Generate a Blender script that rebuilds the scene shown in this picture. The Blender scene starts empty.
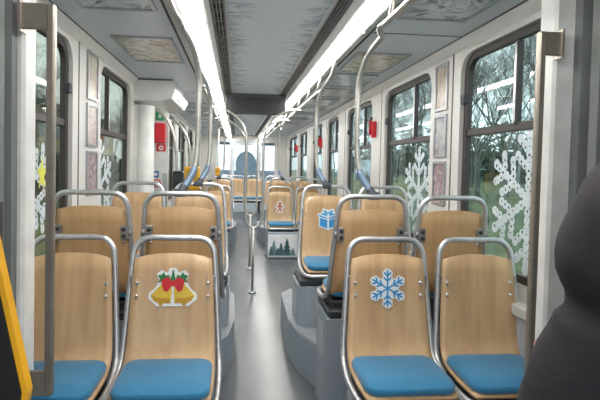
import bpy, math, random
from mathutils import Vector, Matrix
random.seed(7)
PI = math.pi
sc = bpy.context.scene
C = sc.collection

# ------------------------------------------------------------------ camera
FPX, YAW, PITCH, ROLL = 470.0, math.radians(5.2), 14 / 470.0, 0.022
fw = Vector((math.sin(YAW) * math.cos(PITCH), math.cos(YAW) * math.cos(PITCH), -math.sin(PITCH)))
r0 = Vector((math.cos(YAW), -math.sin(YAW), 0)); u0 = r0.cross(fw)
rr = r0 * math.cos(ROLL) + u0 * math.sin(ROLL); uu = -r0 * math.sin(ROLL) + u0 * math.cos(ROLL)
cd = bpy.data.cameras.new('camera'); cam = bpy.data.objects.new('camera', cd); C.objects.link(cam)
M = Matrix((rr, uu, -fw)).transposed().to_4x4(); M.translation = Vector((-.2, 0, 1.42))
cam.matrix_world = M
cd.sensor_width = 36; cd.lens = FPX / 600 * 36; cd.shift_x = 20 / 600; cd.shift_y = -21 / 600; cd.clip_start = .02; cd.clip_end = 300
sc.camera = cam

# ------------------------------------------------------------------ world, exposure
w = bpy.data.worlds.new('world'); sc.world = w; w.use_nodes = True
nt = w.node_tree; bg = nt.nodes['Background']
tc = nt.nodes.new('ShaderNodeTexCoord'); nz = nt.nodes.new('ShaderNodeTexNoise'); nz.inputs['Scale'].default_value = 2.2; nz.inputs['Detail'].default_value = 3
cr = nt.nodes.new('ShaderNodeValToRGB'); cr.color_ramp.elements[0].position = .3; cr.color_ramp.elements[1].position = .7
cr.color_ramp.elements[0].color = (.84, .87, .90, 1); cr.color_ramp.elements[1].color = (.95, .97, .98, 1)
nt.links.new(tc.outputs['Generated'], nz.inputs['Vector']); nt.links.new(nz.outputs['Fac'], cr.inputs['Fac']); nt.links.new(cr.outputs['Color'], bg.inputs['Color'])
bg.inputs['Strength'].default_value = .95
sc.view_settings.view_transform = 'Standard'; sc.view_settings.look = 'None'
sc.view_settings.exposure = 1.45; sc.view_settings.gamma = 1; sc.view_settings.use_curve_mapping = False
LIGHT_E = 9.0

# ------------------------------------------------------------------ materials
def lin(c):
    return tuple(((v / 255) / 12.92 if v / 255 <= .04045 else ((v / 255 + .055) / 1.055) ** 2.4) for v in c) + (1,)
def mat(name, c, rough=.5, metal=0, c2=None, scale=(8, 8, 8), detail=3, bump=0, spec=.5, pos=(.35, .65), coat=0, sheen=0):
    m = bpy.data.materials.new(name); m.use_nodes = True; t = m.node_tree; b = t.nodes['Principled BSDF']
    b.inputs['Base Color'].default_value = lin(c); b.inputs['Roughness'].default_value = rough; b.inputs['Metallic'].default_value = metal
    b.inputs['Specular IOR Level'].default_value = spec; b.inputs['Coat Weight'].default_value = coat; b.inputs['Sheen Weight'].default_value = sheen
    if c2 is None:
        c2 = tuple(max(0, v * .94) for v in c)
    tcn = t.nodes.new('ShaderNodeTexCoord'); mp = t.nodes.new('ShaderNodeMapping'); mp.inputs['Scale'].default_value = scale
    n = t.nodes.new('ShaderNodeTexNoise'); n.inputs['Scale'].default_value = 1; n.inputs['Detail'].default_value = detail
    r = t.nodes.new('ShaderNodeValToRGB'); r.color_ramp.elements[0].position = pos[0]; r.color_ramp.elements[1].position = pos[1]
    r.color_ramp.elements[0].color = lin(c2); r.color_ramp.elements[1].color = lin(c)
    L = t.links.new
    L(tcn.outputs['Object'], mp.inputs[0]); L(mp.outputs[0], n.inputs['Vector']); L(n.outputs['Fac'], r.inputs[0]); L(r.outputs[0], b.inputs['Base Color'])
    if bump:
        bp = t.nodes.new('ShaderNodeBump'); bp.inputs['Strength'].default_value = bump; bp.inputs['Distance'].default_value = .01
        L(n.outputs['Fac'], bp.inputs['Height']); L(bp.outputs[0], b.inputs['Normal'])
    return m
def emis(name, c, s):
    m = bpy.data.materials.new(name); m.use_nodes = True; t = m.node_tree; b = t.nodes['Principled BSDF']
    b.inputs['Base Color'].default_value = (.8, .8, .8, 1); b.inputs['Emission Color'].default_value = lin(c); b.inputs['Emission Strength'].default_value = s
    return m
def glass(name, tint, refl=1.0):
    m = bpy.data.materials.new(name); m.use_nodes = True; t = m.node_tree; t.nodes.clear(); L = t.links.new
    o = t.nodes.new('ShaderNodeOutputMaterial'); tr = t.nodes.new('ShaderNodeBsdfTransparent'); tr.inputs[0].default_value = lin(tint)
    g = t.nodes.new('ShaderNodeBsdfGlossy'); g.inputs['Roughness'].default_value = .02; g.inputs[0].default_value = (refl, refl, refl, 1)
    lw = t.nodes.new('ShaderNodeLayerWeight'); lw.inputs[0].default_value = .5
    pw = t.nodes.new('ShaderNodeMath'); pw.operation = 'POWER'; pw.inputs[1].default_value = 4.0; f = t.nodes.new('ShaderNodeMath'); f.operation = 'MULTIPLY_ADD'; f.inputs[1].default_value = .6; f.inputs[2].default_value = .035
    L(lw.outputs['Facing'], pw.inputs[0]); L(pw.outputs[0], f.inputs[0]); mx = t.nodes.new('ShaderNodeMixShader')
    L(f.outputs[0], mx.inputs[0]); L(tr.outputs[0], mx.inputs[1]); L(g.outputs[0], mx.inputs[2]); L(mx.outputs[0], o.inputs[0])
    return m
def picture(name, cols, scale=6, dist=3, kind='wave', rough=.25):
    m = bpy.data.materials.new(name); m.use_nodes = True; t = m.node_tree; b = t.nodes['Principled BSDF']; L = t.links.new
    b.inputs['Roughness'].default_value = rough
    tcn = t.nodes.new('ShaderNodeTexCoord')
    if kind == 'wave':
        n = t.nodes.new('ShaderNodeTexWave'); n.inputs['Scale'].default_value = scale; n.inputs['Distortion'].default_value = dist; n.inputs['Detail'].default_value = 1.5; n.inputs['Detail Scale'].default_value = 1.2
    else:
        n = t.nodes.new('ShaderNodeTexNoise'); n.inputs['Scale'].default_value = scale; n.inputs['Detail'].default_value = dist
    r = t.nodes.new('ShaderNodeValToRGB'); e = r.color_ramp.elements
    while len(e) < len(cols): e.new(.5)
    a, z = (0, 1) if kind == 'wave' else (.3, .7)
    if kind == 'noise' and dist > 4: n.inputs['Distortion'].default_value = 2.2
    for i, c in enumerate(cols):
        e[i].position = a + (z - a) * i / (len(cols) - 1); e[i].color = lin(c)
    L(tcn.outputs['Object'], n.inputs['Vector']); L(n.outputs['Fac'], r.inputs[0]); L(r.outputs[0], b.inputs['Base Color'])
    return m

WOOD = mat('wood_front', (206, 171, 130), .38, c2=(184, 149, 110), scale=(16, 16, 1.1), detail=4, spec=.45, coat=.15)
WOODB = mat('wood_back', (208, 170, 126), .42, c2=(190, 152, 108), scale=(14, 14, 1.3), detail=4)
STEEL = mat('brushed_steel', (206, 207, 210), .38, .85, c2=(192, 193, 196), scale=(30, 30, 30))
RAILM = mat('satin_rail', (196, 193, 188), .36, .85, c2=(182, 178, 172), scale=(20, 20, 20))
BLUE = mat('blue_cushion', (38, 120, 160), .75, c2=(30, 108, 150), scale=(180, 180, 180), bump=.15, sheen=.3)
DARK = mat('dark_plastic', (48, 50, 56), .5)
BRACK = mat('bracket_metal', (150, 148, 148), .45, .5)
GREYBOX = mat('grey_box', (150, 159, 168), .45, c2=(141, 150, 160), scale=(4, 4, 4))
PODM = mat('podium_floor', (138, 142, 147), .5, c2=(128, 132, 138), scale=(9, 9, 9))
FLOORM = mat('floor_vinyl', (100, 102, 105), .27, c2=(88, 91, 95), scale=(2.0, 1.1, 2), detail=6, spec=.5)
SPECK = FLOORM
WALLM = mat('wall_panel', (214, 212, 208), .45, c2=(206, 204, 201), scale=(2, 2, 2))
LOWWALL = mat('lower_wall', (176, 180, 184), .5)
CEILM = mat('ceiling_panel', (214, 220, 225), .42, c2=(208, 214, 220), scale=(2, 2, 2))
TRIMM = mat('trim_paint', (206, 206, 204), .4)
SEAM = mat('seam', (70, 72, 76), .6)
VENT = mat('vent_slat', (160, 156, 154), .5, .2)
VENTD = mat('vent_recess', (52, 48, 50), .7)
RUBBER = mat('window_rubber', (62, 55, 54), .45)
RIBM = mat('bellows_rubber', (122, 126, 126), .6, c2=(112, 116, 116), scale=(5, 5, 5))
WHITE = mat('white_plastic', (228, 228, 226), .35)
HEADM = mat('door_header_paint', (222, 222, 222), .28, coat=.4)
DECALW = mat('decal_white', (238, 241, 242), .5)
DECALB = mat('decal_blue', (52, 146, 206), .5)
DECALLB = mat('decal_light_blue', (84, 172, 222), .5)
RED = mat('red_plastic', (206, 30, 44), .4)
GREEN = mat('sign_green', (40, 150, 96), .4)
LEAF = mat('leaf_green', (44, 120, 66), .5)
YEL = mat('yellow_plastic', (244, 178, 24), .4)
GOLD = mat('bell_yellow', (226, 190, 66), .5)
GOLDD = mat('bell_shade_yellow', (196, 150, 44), .5)
SIGNBLUE = mat('sticker_blue', (46, 104, 176), .4)
BLACKP = mat('black_plastic', (28, 28, 31), .35)
SCREEN = mat('display_face', (40, 38, 42), .6, c2=(34, 32, 36), scale=(60, 60, 60))
SLEEVE = mat('blue_grey_sleeve', (132, 152, 176), .4, .5)
SLEEVED = mat('dark_clamp', (80, 84, 92), .45, .4)
ICE = mat('ice_decal', (232, 240, 246), .35); _t = ICE.node_tree; _m = _t.nodes.new('ShaderNodeMixShader'); _m.inputs[0].default_value = .22
_tr = _t.nodes.new('ShaderNodeBsdfTransparent'); _o = _t.nodes['Material Output']; _t.links.new(_t.nodes['Principled BSDF'].outputs[0], _m.inputs[1]); _t.links.new(_tr.outputs[0], _m.inputs[2]); _t.links.new(_m.outputs[0], _o.inputs[0])
GLASS = glass('window_glass', (216, 230, 230))
GLASSL = glass('window_glass_cool', (198, 206, 200))
GLASSE = glass('end_glass', (228, 238, 244), .6)
CABBLUE = mat('cab_curtain', (214, 228, 240), .6)
CABWALL = mat('cab_panel', (214, 226, 236), .5)
DIFF = emis('light_diffuser', (255, 253, 248), LIGHT_E)
BARM = mat('bar_metal', (168, 160, 150), .38, .7, c2=(156, 148, 138), scale=(10, 10, 10))
PILLAR = mat('pillar_paint', (238, 238, 236), .4)
FRAMEM = mat('poster_frame', (176, 178, 182), .3, .6)

def frost_material():
    m = bpy.data.materials.new('frost_print'); m.use_nodes = True; t = m.node_tree; b = t.nodes['Principled BSDF']; L = t.links.new
    b.inputs['Roughness'].default_value = .4
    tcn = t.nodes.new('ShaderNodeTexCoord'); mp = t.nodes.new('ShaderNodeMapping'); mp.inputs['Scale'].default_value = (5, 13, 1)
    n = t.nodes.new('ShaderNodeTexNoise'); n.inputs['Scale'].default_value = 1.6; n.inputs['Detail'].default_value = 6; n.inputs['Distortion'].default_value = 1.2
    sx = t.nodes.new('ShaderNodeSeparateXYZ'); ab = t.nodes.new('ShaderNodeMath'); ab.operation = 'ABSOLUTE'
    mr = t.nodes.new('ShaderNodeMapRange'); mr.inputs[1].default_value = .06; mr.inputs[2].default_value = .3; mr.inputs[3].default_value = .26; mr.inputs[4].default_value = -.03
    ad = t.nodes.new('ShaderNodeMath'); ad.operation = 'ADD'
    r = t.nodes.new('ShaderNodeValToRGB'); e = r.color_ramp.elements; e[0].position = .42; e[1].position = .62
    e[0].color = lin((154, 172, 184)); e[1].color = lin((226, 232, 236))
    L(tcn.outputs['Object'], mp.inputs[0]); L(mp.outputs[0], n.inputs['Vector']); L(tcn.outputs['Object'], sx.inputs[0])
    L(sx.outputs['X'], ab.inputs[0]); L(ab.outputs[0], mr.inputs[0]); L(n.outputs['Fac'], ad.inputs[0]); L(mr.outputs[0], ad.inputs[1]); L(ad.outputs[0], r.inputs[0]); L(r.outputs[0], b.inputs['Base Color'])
    return m
FROST = frost_material()

# ------------------------------------------------------------------ mesh helpers
def smooth_path(pts, n=6, closed=False):
    P = [Vector(p) for p in pts]; out = []; N = len(P)
    rng = N if closed else N - 1
    for i in range(rng):
        if closed: a, b, c, d = P[i - 1], P[i], P[(i + 1) % N], P[(i + 2) % N]
        else: a, b, c, d = P[max(i - 1, 0)], P[i], P[i + 1], P[min(i + 2, N - 1)]
        for k in range(n):
            t = k / n
            out.append(.5 * ((2 * b) + (c - a) * t + (2 * a - 5 * b + 4 * c - d) * t * t + (3 * b - a - 3 * c + d) * t ** 3))
    if not closed: out.append(P[-1])
    return out
class MB:
    def __init__(s): s.v = []; s.f = []; s.mi = []; s.mats = []; s.sm = []
    def m(s, mt):
        if mt not in s.mats: s.mats.append(mt)
        return s.mats.index(mt)
    def add(s, vs, fs, mt, smooth=False):
        o = len(s.v); s.v += [tuple(v) for v in vs]; k = s.m(mt)
        for f in fs: s.f.append([o + i for i in f]); s.mi.append(k); s.sm.append(smooth)
        return s
    def box(s, a, b, mt, bev=0):
        x0, y0, z0 = [min(a[i], b[i]) for i in range(3)]; x1, y1, z1 = [max(a[i], b[i]) for i in range(3)]
        if bev <= 0:
            vs = [(x, y, z) for z in (z0, z1) for y in (y0, y1) for x in (x0, x1)]
            return s.add(vs, [(0, 2, 3, 1), (4, 5, 7, 6), (0, 1, 5, 4), (2, 6, 7, 3), (0, 4, 6, 2), (1, 3, 7, 5)], mt)
        bev = min(bev, (x1 - x0) * .49, (y1 - y0) * .49, (z1 - z0) * .49)
        # chamfered box : 24 vertices
        vs = []; idx = {}
        for sx in (0, 1):
            for sy in (0, 1):
                for sz in (0, 1):
                    c = ((x0, x1)[sx], (y0, y1)[sy], (z0, z1)[sz]); d = (bev if sx == 0 else -bev, bev if sy == 0 else -bev, bev if sz == 0 else -bev)
                    for ax in range(3):
                        p = [c[i] + (0 if i == ax else d[i]) for i in range(3)]
                        idx[(sx, sy, sz, ax)] = len(vs); vs.append(p)
        fs = []
        for ax in range(3):
            o = [i for i in range(3) if i != ax]
            for sd in (0, 1):
                q = []
                for a_, b_ in ((0, 0), (1, 0), (1, 1), (0, 1)):
                    k = [0, 0, 0]; k[ax] = sd; k[o[0]] = a_; k[o[1]] = b_; q.append(idx[(*k, ax)])
                flip = (sd == 0) ^ (ax == 1)
                fs.append(q[::-1] if flip else q)
        for ax in range(3):
            o = [i for i in range(3) if i != ax]
            for a_ in (0, 1):
                for b_ in (0, 1):
                    k0 = [0, 0, 0]; k0[o[0]] = a_; k0[o[1]] = b_; k1 = list(k0); k1[ax] = 1
                    fs.append([idx[(*k0, o[0])], idx[(*k1, o[0])], idx[(*k1, o[1])], idx[(*k0, o[1])]])
        for sx in (0, 1):
            for sy in (0, 1):
                for sz in (0, 1): fs.append([idx[(sx, sy, sz, 0)], idx[(sx, sy, sz, 1)], idx[(sx, sy, sz, 2)]])
        return s.add(vs, fs, mt)
    def tube(s, pts, r, mt, n=10, closed=False, r2=None, flat=1.0):
        P = [Vector(p) for p in pts]; N = len(P); vs = []; fs = []; up = None
        for i in range(N):
            if closed: t = P[(i + 1) % N] - P[i - 1]
            else: t = P[min(i + 1, N - 1)] - P[max(i - 1, 0)]
            t.normalize()
            if up is None:
                up = Vector((0, 0, 1)) if abs(t.z) < .9 else Vector((1, 0, 0))
            a = (up - t * up.dot(t)).normalized(); up = a; b = t.cross(a)
            q = r if r2 is None else r + (r2 - r) * i / (N - 1)
            for k in range(n):
                g = 2 * PI * k / n; vs.append(P[i] + a * math.cos(g) * q + b * math.sin(g) * q * flat)
        for i in range(N if closed else N - 1):
            for k in range(n):
                j = (i + 1) % N; fs.append((i * n + k, i * n + (k + 1) % n, j * n + (k + 1) % n, j * n + k))
        if not closed: fs += [tuple(range(n))[::-1], tuple((N - 1) * n + k for k in range(n))]
        return s.add(vs, fs, mt, True)
    def cyl(s, a, b, r, mt, n=16, r2=None): return s.tube([a, b], r, mt, n, r2=r2)
    def prism(s, outline, thick, mt, origin, ex, ey, smooth=False):
        """flat outline (2-D points) of real thickness placed at origin with axes ex, ey"""
        o, ex, ey = Vector(origin), Vector(ex), Vector(ey); nrm = ex.cross(ey).normalized(); n = len(outline)
        A = [o + ex * p[0] + ey * p[1] + nrm * thick for p in outline]; B = [o + ex * p[0] + ey * p[1] for p in outline]
        return s.add(A + B, [tuple(range(n)), tuple(range(n, 2 * n))[::-1]] + [(i, i + n, (i + 1) % n + n, (i + 1) % n) for i in range(n)], mt, smooth)
    def ring(s, o1, o2, thick, mt, origin, ex, ey):
        o, ex, ey = Vector(origin), Vector(ex), Vector(ey); nrm = ex.cross(ey).normalized(); n = len(o1)
        Q = lambda L, h: [o + ex * p[0] + ey * p[1] + nrm * h for p in L]
        vs = Q(o1, thick) + Q(o2, thick) + Q(o2, 0) + Q(o1, 0); fs = []
        for i in range(n):
            j = (i + 1) % n
            for a in range(4):
                b = (a + 1) % 4; fs.append((a * n + i, b * n + i, b * n + j, a * n + j))
        return s.add(vs, fs, mt)
    def build(s, name, parent=None, loc=None, rotz=0):
        me = bpy.data.meshes.new(name); me.from_pydata(s.v, [], s.f)
        for m_ in s.mats: me.materials.append(m_)
        for i, p in enumerate(me.polygons): p.material_index = s.mi[i]; p.use_smooth = s.sm[i]
        me.validate(); me.update()
        o = bpy.data.objects.new(name, me); C.objects.link(o)
        if parent is not None: o.parent = parent
        if loc is not None: o.location = loc
        o.rotation_euler.z = rotz
        return o
def tag(o, label=None, cat=None, group=None, kind=None):
    if label: o['label'] = label
    if cat: o['category'] = cat
    if group: o['group'] = group
    if kind: o['kind'] = kind
    return o
def empty(name, loc=(0, 0, 0), rz=0, **k):
    o = bpy.data.objects.new(name, None); C.objects.link(o); o.location = loc; o.rotation_euler.z = rz; o.empty_display_size = .1
    return tag(o, **k)
def struct(mb, name, parent=None):
    o = mb.build(name, parent)
    if parent is None: o['kind'] = 'structure'
    return o
def copy_tree(o, parent=None):
    c = o.copy(); C.objects.link(c); c.parent = parent
    for ch in list(o.children): copy_tree(ch, c)
    return c
def rrect(w_, h_, r, n=5, cx=0, cy=0):
    out = []
    for qx, qy, a0 in ((1, 1, 0), (-1, 1, PI / 2), (-1, -1, PI), (1, -1, 1.5 * PI)):
        for k in range(n + 1):
            a = a0 + PI / 2 * k / n; out.append((cx + qx * (w_ / 2 - r) + r * math.cos(a), cy + qy * (h_ / 2 - r) + r * math.sin(a)))
    return out
def circ(r, n=16, cx=0, cy=0, ry=None):
    return [(cx + r * math.cos(2 * PI * k / n), cy + (ry or r) * math.sin(2 * PI * k / n)) for k in range(n)]

# ------------------------------------------------------------------ room shell
CZ = 2.25; Y0 = -1.2; Y1 = 13.8; XW = 1.24
struct(MB().box((-1.3, Y0, -.06), (1.3, Y1 + 1.8, 0), FLOORM), 'floor')
cb = MB()
cb.box((-.28, Y0, CZ + .02), (.28, Y1, CZ + .07), CEILM)
for s in (-1, 1):
    cb.box((s * .60, Y0, CZ), (s * 1.3, Y1, CZ + .06), CEILM)          # flat side panels
    cb.add([(s * .515, Y0, 2.205), (s * .60, Y0, CZ), (s * .60, Y1, CZ), (s * .515, Y1, 2.205)], [(0, 1, 2, 3)], TRIMM)
    cb.add([(s * .362, Y0, 2.25), (s * .378, Y0, 2.205), (s * .378, Y1, 2.205), (s * .362, Y1, 2.25)], [(0, 1, 2, 3)], TRIMM)
    cb.box((s * .28, Y0, CZ + .05), (s * .62, Y1, CZ + .09), CEILM)
    cb.box((s * .598, Y0, CZ - .004), (s * .612, Y1, CZ + .01), SEAM)
for y in (.35, 2.86, 5.6, 8.3, 11):
    for s in ((1,) if y < 5 else (-1, 1)): cb.box((s * .62, y, CZ - .003), (s * 1.22, y + .006, CZ + .01), SEAM)
struct(cb, 'ceiling')
tag(struct(MB().box((-.265, -1.0, CZ + .005), (.265, 5.5, CZ + .02), FROST), 'ceiling'), kind='structure')
fr = MB()
for s in (-1, 1): fr.box((s * .265, Y0, CZ - .005), (s * .283, Y1, CZ + .03), TRIMM)
struct(fr, 'trim_1')

# windows : (y0, y1, mullion y) per side ; sill z .83, head z 2.15
WR = [(.6, 2.97, 2.39), (3.43, 4.55, 3.83), (4.99, 6.15, 5.4), (6.68, 7.52, 7.0), (7.98, 9.0, 8.4), (9.75, 10.9, 10.2), (11.4, 13.2, 12.2)]
WL = [(.6, 3.08, 2.2), (3.68, 4.68, 4.0), (6.85, 7.9, 7.3), (8.4, 9.5, 8.9), (9.95, 11.1, 10.4), (11.5, 13.2, 12.3)]
ZS, ZH = .83, 2.16
def wall(side, wins, s, door=None):
    mb = MB(); X = s * XW; XO = s * 1.32
    holes = [(a, b, ZS) for a, b, _ in wins] + ([(door[0], door[1], 0)] if door else [])
    holes.sort(); y = Y0
    for a, b, zs in holes:
        mb.box((X, y, 0), (XO, a, CZ), WALLM); y = b
        if zs > 0: mb.box((X, a, 0), (XO, b, zs), WALLM)
        zt = ZH if zs > 0 else 2.0
        mb.box((X, a, zt), (XO, b, CZ), WALLM)
        if zs > 0:
            cy, cz = (a + b) / 2, (ZS + ZH) / 2
            mb.ring(rrect(b - a, ZH - ZS, .001), rrect(b - a - .004, ZH - ZS - .004, .13), .05, WALLM, (X + s * .05, cy, cz), (0, -s, 0), (0, 0, 1))
    mb.box((X, y, 0), (XO, Y1 + .06, CZ), WALLM); mb.box((X, Y1, 0), (XO, Y1 + 1.8, .85), WALLM); mb.box((X, Y1, 2.05), (XO, Y1 + 1.8, CZ), WALLM)
    # lower dark-grey skirting ledge and coving
    mb.box((s * 1.17, 1.99, .70), (X, (door[0] - .1) if door else Y1, .76), TRIMM, .01)
    mb.box((s * 1.19, 1.99, 0), (X, (door[0] - .1) if door else Y1, .70), LOWWALL)
    if door:
        mb.box((s * 1.17, door[1] + .1, .70), (X, Y1, .76), TRIMM, .01); mb.box((s * 1.19, door[1] + .1, 0), (X, Y1, .70), LOWWALL)
    mb.add([(X, 1.9, 2.19), (X, Y1, 2.19), (s * 1.19, Y1, CZ - .001), (s * 1.19, 1.9, CZ - .001)], [(0, 1, 2, 3)], WALLM)
    mb.box((s * 1.185, 1.9, CZ - .004), (s * 1.193, Y1, CZ + .002), SEAM)
    o = struct(mb, 'wall_' + side)
    sb = MB()
    for i in range(len(wins) - 1):
        if wins[i + 1][0] - wins[i][1] < .9: sb.box((X - s * .003, wins[i][1] + .1, .8), (X, wins[i][1] + .112, 2.2), SEAM)
    struct(sb, 'trim_' + ('2' if s > 0 else '3'))
    return o
wall('right', WR, 1); wall('left', WL, -1, (4.98, 6.38))
nwin = [0]
def window(s, a, b, my):
    nwin[0] += 1; X = s * 1.292; cy, cz = (a + b) / 2, (ZS + ZH) / 2; W, H = b - a - .01, ZH - ZS - .01
    g = GLASS if s > 0 else GLASSL
    e = empty('window_%d' % nwin[0], (0, 0, 0), kind='structure')
    f = MB(); f.ring(rrect(W, H, .125), rrect(W - .08, H - .08, .095), .035, RUBBER, (X + s * .01, cy, cz), (0, -s, 0), (0, 0, 1))
    f.build('window_frame', e)
    p = MB(); p.prism(rrect(W - .07, H - .07, .095), .006, g, (X + s * .012, cy, cz), (0, -s, 0), (0, 0, 1)); p.build('window_pane', e)
    t = MB(); t.box((X - s * .022, a + .05, 1.63), (X + s * .01, b - .05, 1.675), RUBBER, .004); t.build('transom', e)
    u = MB(); u.box((X - s * .03, my - .014, 1.66), (X + s * .006, my + .014, ZH - .05), RUBBER, .004)
    u.box((X - s * .032, my - .006, 1.68), (X - s * .028, my + .012, ZH - .06), STEEL); u.build('mullion', e)
    if b - a > 1.0:
        h = MB(); yy = b - .035; h.box((X - s * .05, yy - .015, 1.84), (X - s * .015, yy + .03, 1.90), DARK, .005); h.build('latch', e)
for a in WR: window(1, *a)
for a in WL: window(-1, *a)

# left door leaf with tall glass, header casing and post
d = empty('door_1', (0, 0, 0), kind='structure')
for i, (ya, yb) in enumerate(((5.0, 5.67), (5.69, 6.36))):
    q = MB(); W, H = yb - ya, 1.98
    q.ring(rrect(W, H, .01), rrect(W - .14, H - .5, .07), .04, WALLM, (-1.28, (ya + yb) / 2, .995), (0, 1, 0), (0, 0, 1)); lf = q.build('door_leaf', d)
    q = MB(); q.ring(rrect(W - .14, H - .5, .07), rrect(W - .2, H - .56, .05), .045, RUBBER, (-1.28, (ya + yb) / 2, .995), (0, 1, 0), (0, 0, 1)); q.build('gasket', lf)
    q = MB(); q.prism(rrect(W - .19, H - .55, .05), .006, GLASSL, (-1.27, (ya + yb) / 2, .995), (0, 1, 0), (0, 0, 1)); q.build('door_pane', lf)
hd = MB(); prof = [(-1.24, 2.245), (-.86, 2.245), (-.83, 2.16), (-.87, 2.06), (-1.0, 2.03), (-1.24, 2.03)]
hd.prism(prof, -1.15, HEADM, (0, 4.8, 0), (1, 0, 0), (0, 0, 1))
hd.box((-1.23, 4.792, 2.236), (-.86, 4.80, 2.25), SEAM)
tag(hd.build('door_header'), 'glossy white casing above the left door, under the ceiling', 'door casing')
cl = MB(); cl.cyl((-1.14, 4.9, 0), (-1.14, 4.9, 1.99), .09, WHITE, 28); cl.box((-1.24, 4.84, 0), (-1.14, 4.98, 1.99), WHITE)
tag(cl.build('door_post'), 'rounded white post in front of the left door', 'post')

# end bulkhead
eb = MB()
eb.box((-1.24, Y1, 0), (-.42, Y1 + .06, .95), CABWALL); eb.box((.42, Y1, 0), (1.24, Y1 + .06, .95), CABWALL)
eb.box((-1.24, Y1, .0), (-.80, Y1 + .06, 2.06), WALLM); eb.box((.88, Y1, 0), (1.24, Y1 + .06, 2.06), WALLM)
eb.box((-1.24, Y1, 2.06), (1.24, Y1 + .06, CZ + .07), WALLM)
eb.box((-.42, Y1, 0), (-.36, Y1 + .06, 2.06), TRIMM); eb.box((.42, Y1, 0), (.48, Y1 + .06, 2.06), TRIMM)
struct(eb, 'wall_end')
eg = MB(); eg.box((-.80, Y1 + .025, .95), (-.42, Y1 + .032, 2.06), GLASSE); eg.box((.48, Y1 + .025, .95), (.88, Y1 + .032, 2.06), GLASSE)
struct(eg, 'window_14')
dd = empty('door_2', (0, 0, 0), kind='structure')
q = MB(); q.ring(rrect(.78, 2.04, .01, cx=.03, cy=1.03), rrect(.66, 1.5, .12, cx=.03, cy=1.24), .05, CABWALL, (0, Y1 + .06, 0), (1, 0, 0), (0, 0, 1)); q.build('door_leaf', dd)
q = MB(); q.box((-.31, Y1 + .03, .5), (.37, Y1 + .036, 1.98), GLASSE); q.build('door_pane', dd)
q = MB(); q.box((.28, Y1 - .03, .95), (.31, Y1 + .01, 1.15), STEEL, .005); q.build('door_handle', dd)
# cab beyond: windscreen opening and a rounded seat back
cab = MB(); cab.box((-1.24, Y1 + 1.72, 0), (1.24, Y1 + 1.8, 1.22), CABWALL); cab.box((-1.24, Y1 + 1.72, 2.05), (1.24, Y1 + 1.8, CZ + .07), CABWALL); cab.box((-1.24, Y1, CZ), (1.24, Y1 + 1.8, CZ + .07), CABWALL)
struct(cab, 'wall_front')
cs = MB(); cs.prism(circ(.33, 28, .06, 1.40, .42), .14, CABBLUE, (.0, Y1 + 1.0, 0), (1, 0, 0), (0, 0, 1)); cs.box((-.2, Y1 + .75, .9), (.2, Y1 + 1.0, 1.05), CABBLUE, .03); cs.cyl((0, Y1 + .9, 0), (0, Y1 + .9, .92), .06, DARK)
tag(cs.build('driver_seat'), 'rounded blue-grey seat behind the glass at the far end', 'seat')

# podiums over the wheels
def podium(s, y0, y1, n):
    m = MB(); xi = .30
    out = [(xi + .12, y0), (1.19, y0), (1.19, y1), (xi, y1), (xi - .09, y1 - .14), (xi - .10, y0 + 1.1), (xi - .06, y0 + .8), (xi + .03, y0 + .56), (xi + .12, y0 + .55)]
    if s < 0: out = [(-x, y) for x, y in out][::-1]
    m.prism(out, .27, GREYBOX, (0, 0, 0), (1, 0, 0), (0, 1, 0))
    o2 = [(x * .985 + s * .01, y) for x, y in out]
    m.prism(o2, .006, PODM, (0, 0, .27), (1, 0, 0), (0, 1, 0))
    tag(m.build('trim_%d' % n), kind='structure')
podium(1, 2.36, 4.3, 4); podium(-1, 2.36, 4.3, 5); podium(1, 7.75, 9.6, 6); podium(-1, 7.75, 9.6, 7)

# articulation portal and bellows at the camera end
for s, side, xi, n in ((1, 'right', 1.105, 8), (-1, 'left', 1.005, 9)):
    m = MB(); m.box((s * xi, 1.86, 0), (s * (xi + .10), 1.97, CZ), PILLAR, .012); m.box((s * (xi + .09), 1.93, 0), (s * XW, 1.98, CZ), WALLM)
    struct(m, 'trim_%d' % n)
    m = MB(); zz = []; k = 0; y = 1.86
    xo = xi + (.085 if s > 0 else .025)
    while y > -.2:
        zz.append((s * (xo + (.05 if k % 2 else 0)), y)); y -= .045 if k % 2 == 0 else .03
        zz.append((s * (xo + (.05 if k % 2 else 0)), y)); y -= .012; k += 1
    vs = [(x, y, z) for x, y in zz for z in (0, CZ)]
    m.add(vs, [(2 * i, 2 * i + 2, 2 * i + 3, 2 * i + 1) for i in range(len(zz) - 1)], RIBM)
    m.v += []
    tag(struct(m, 'wall_bellows_' + side), kind='structure')

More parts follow.
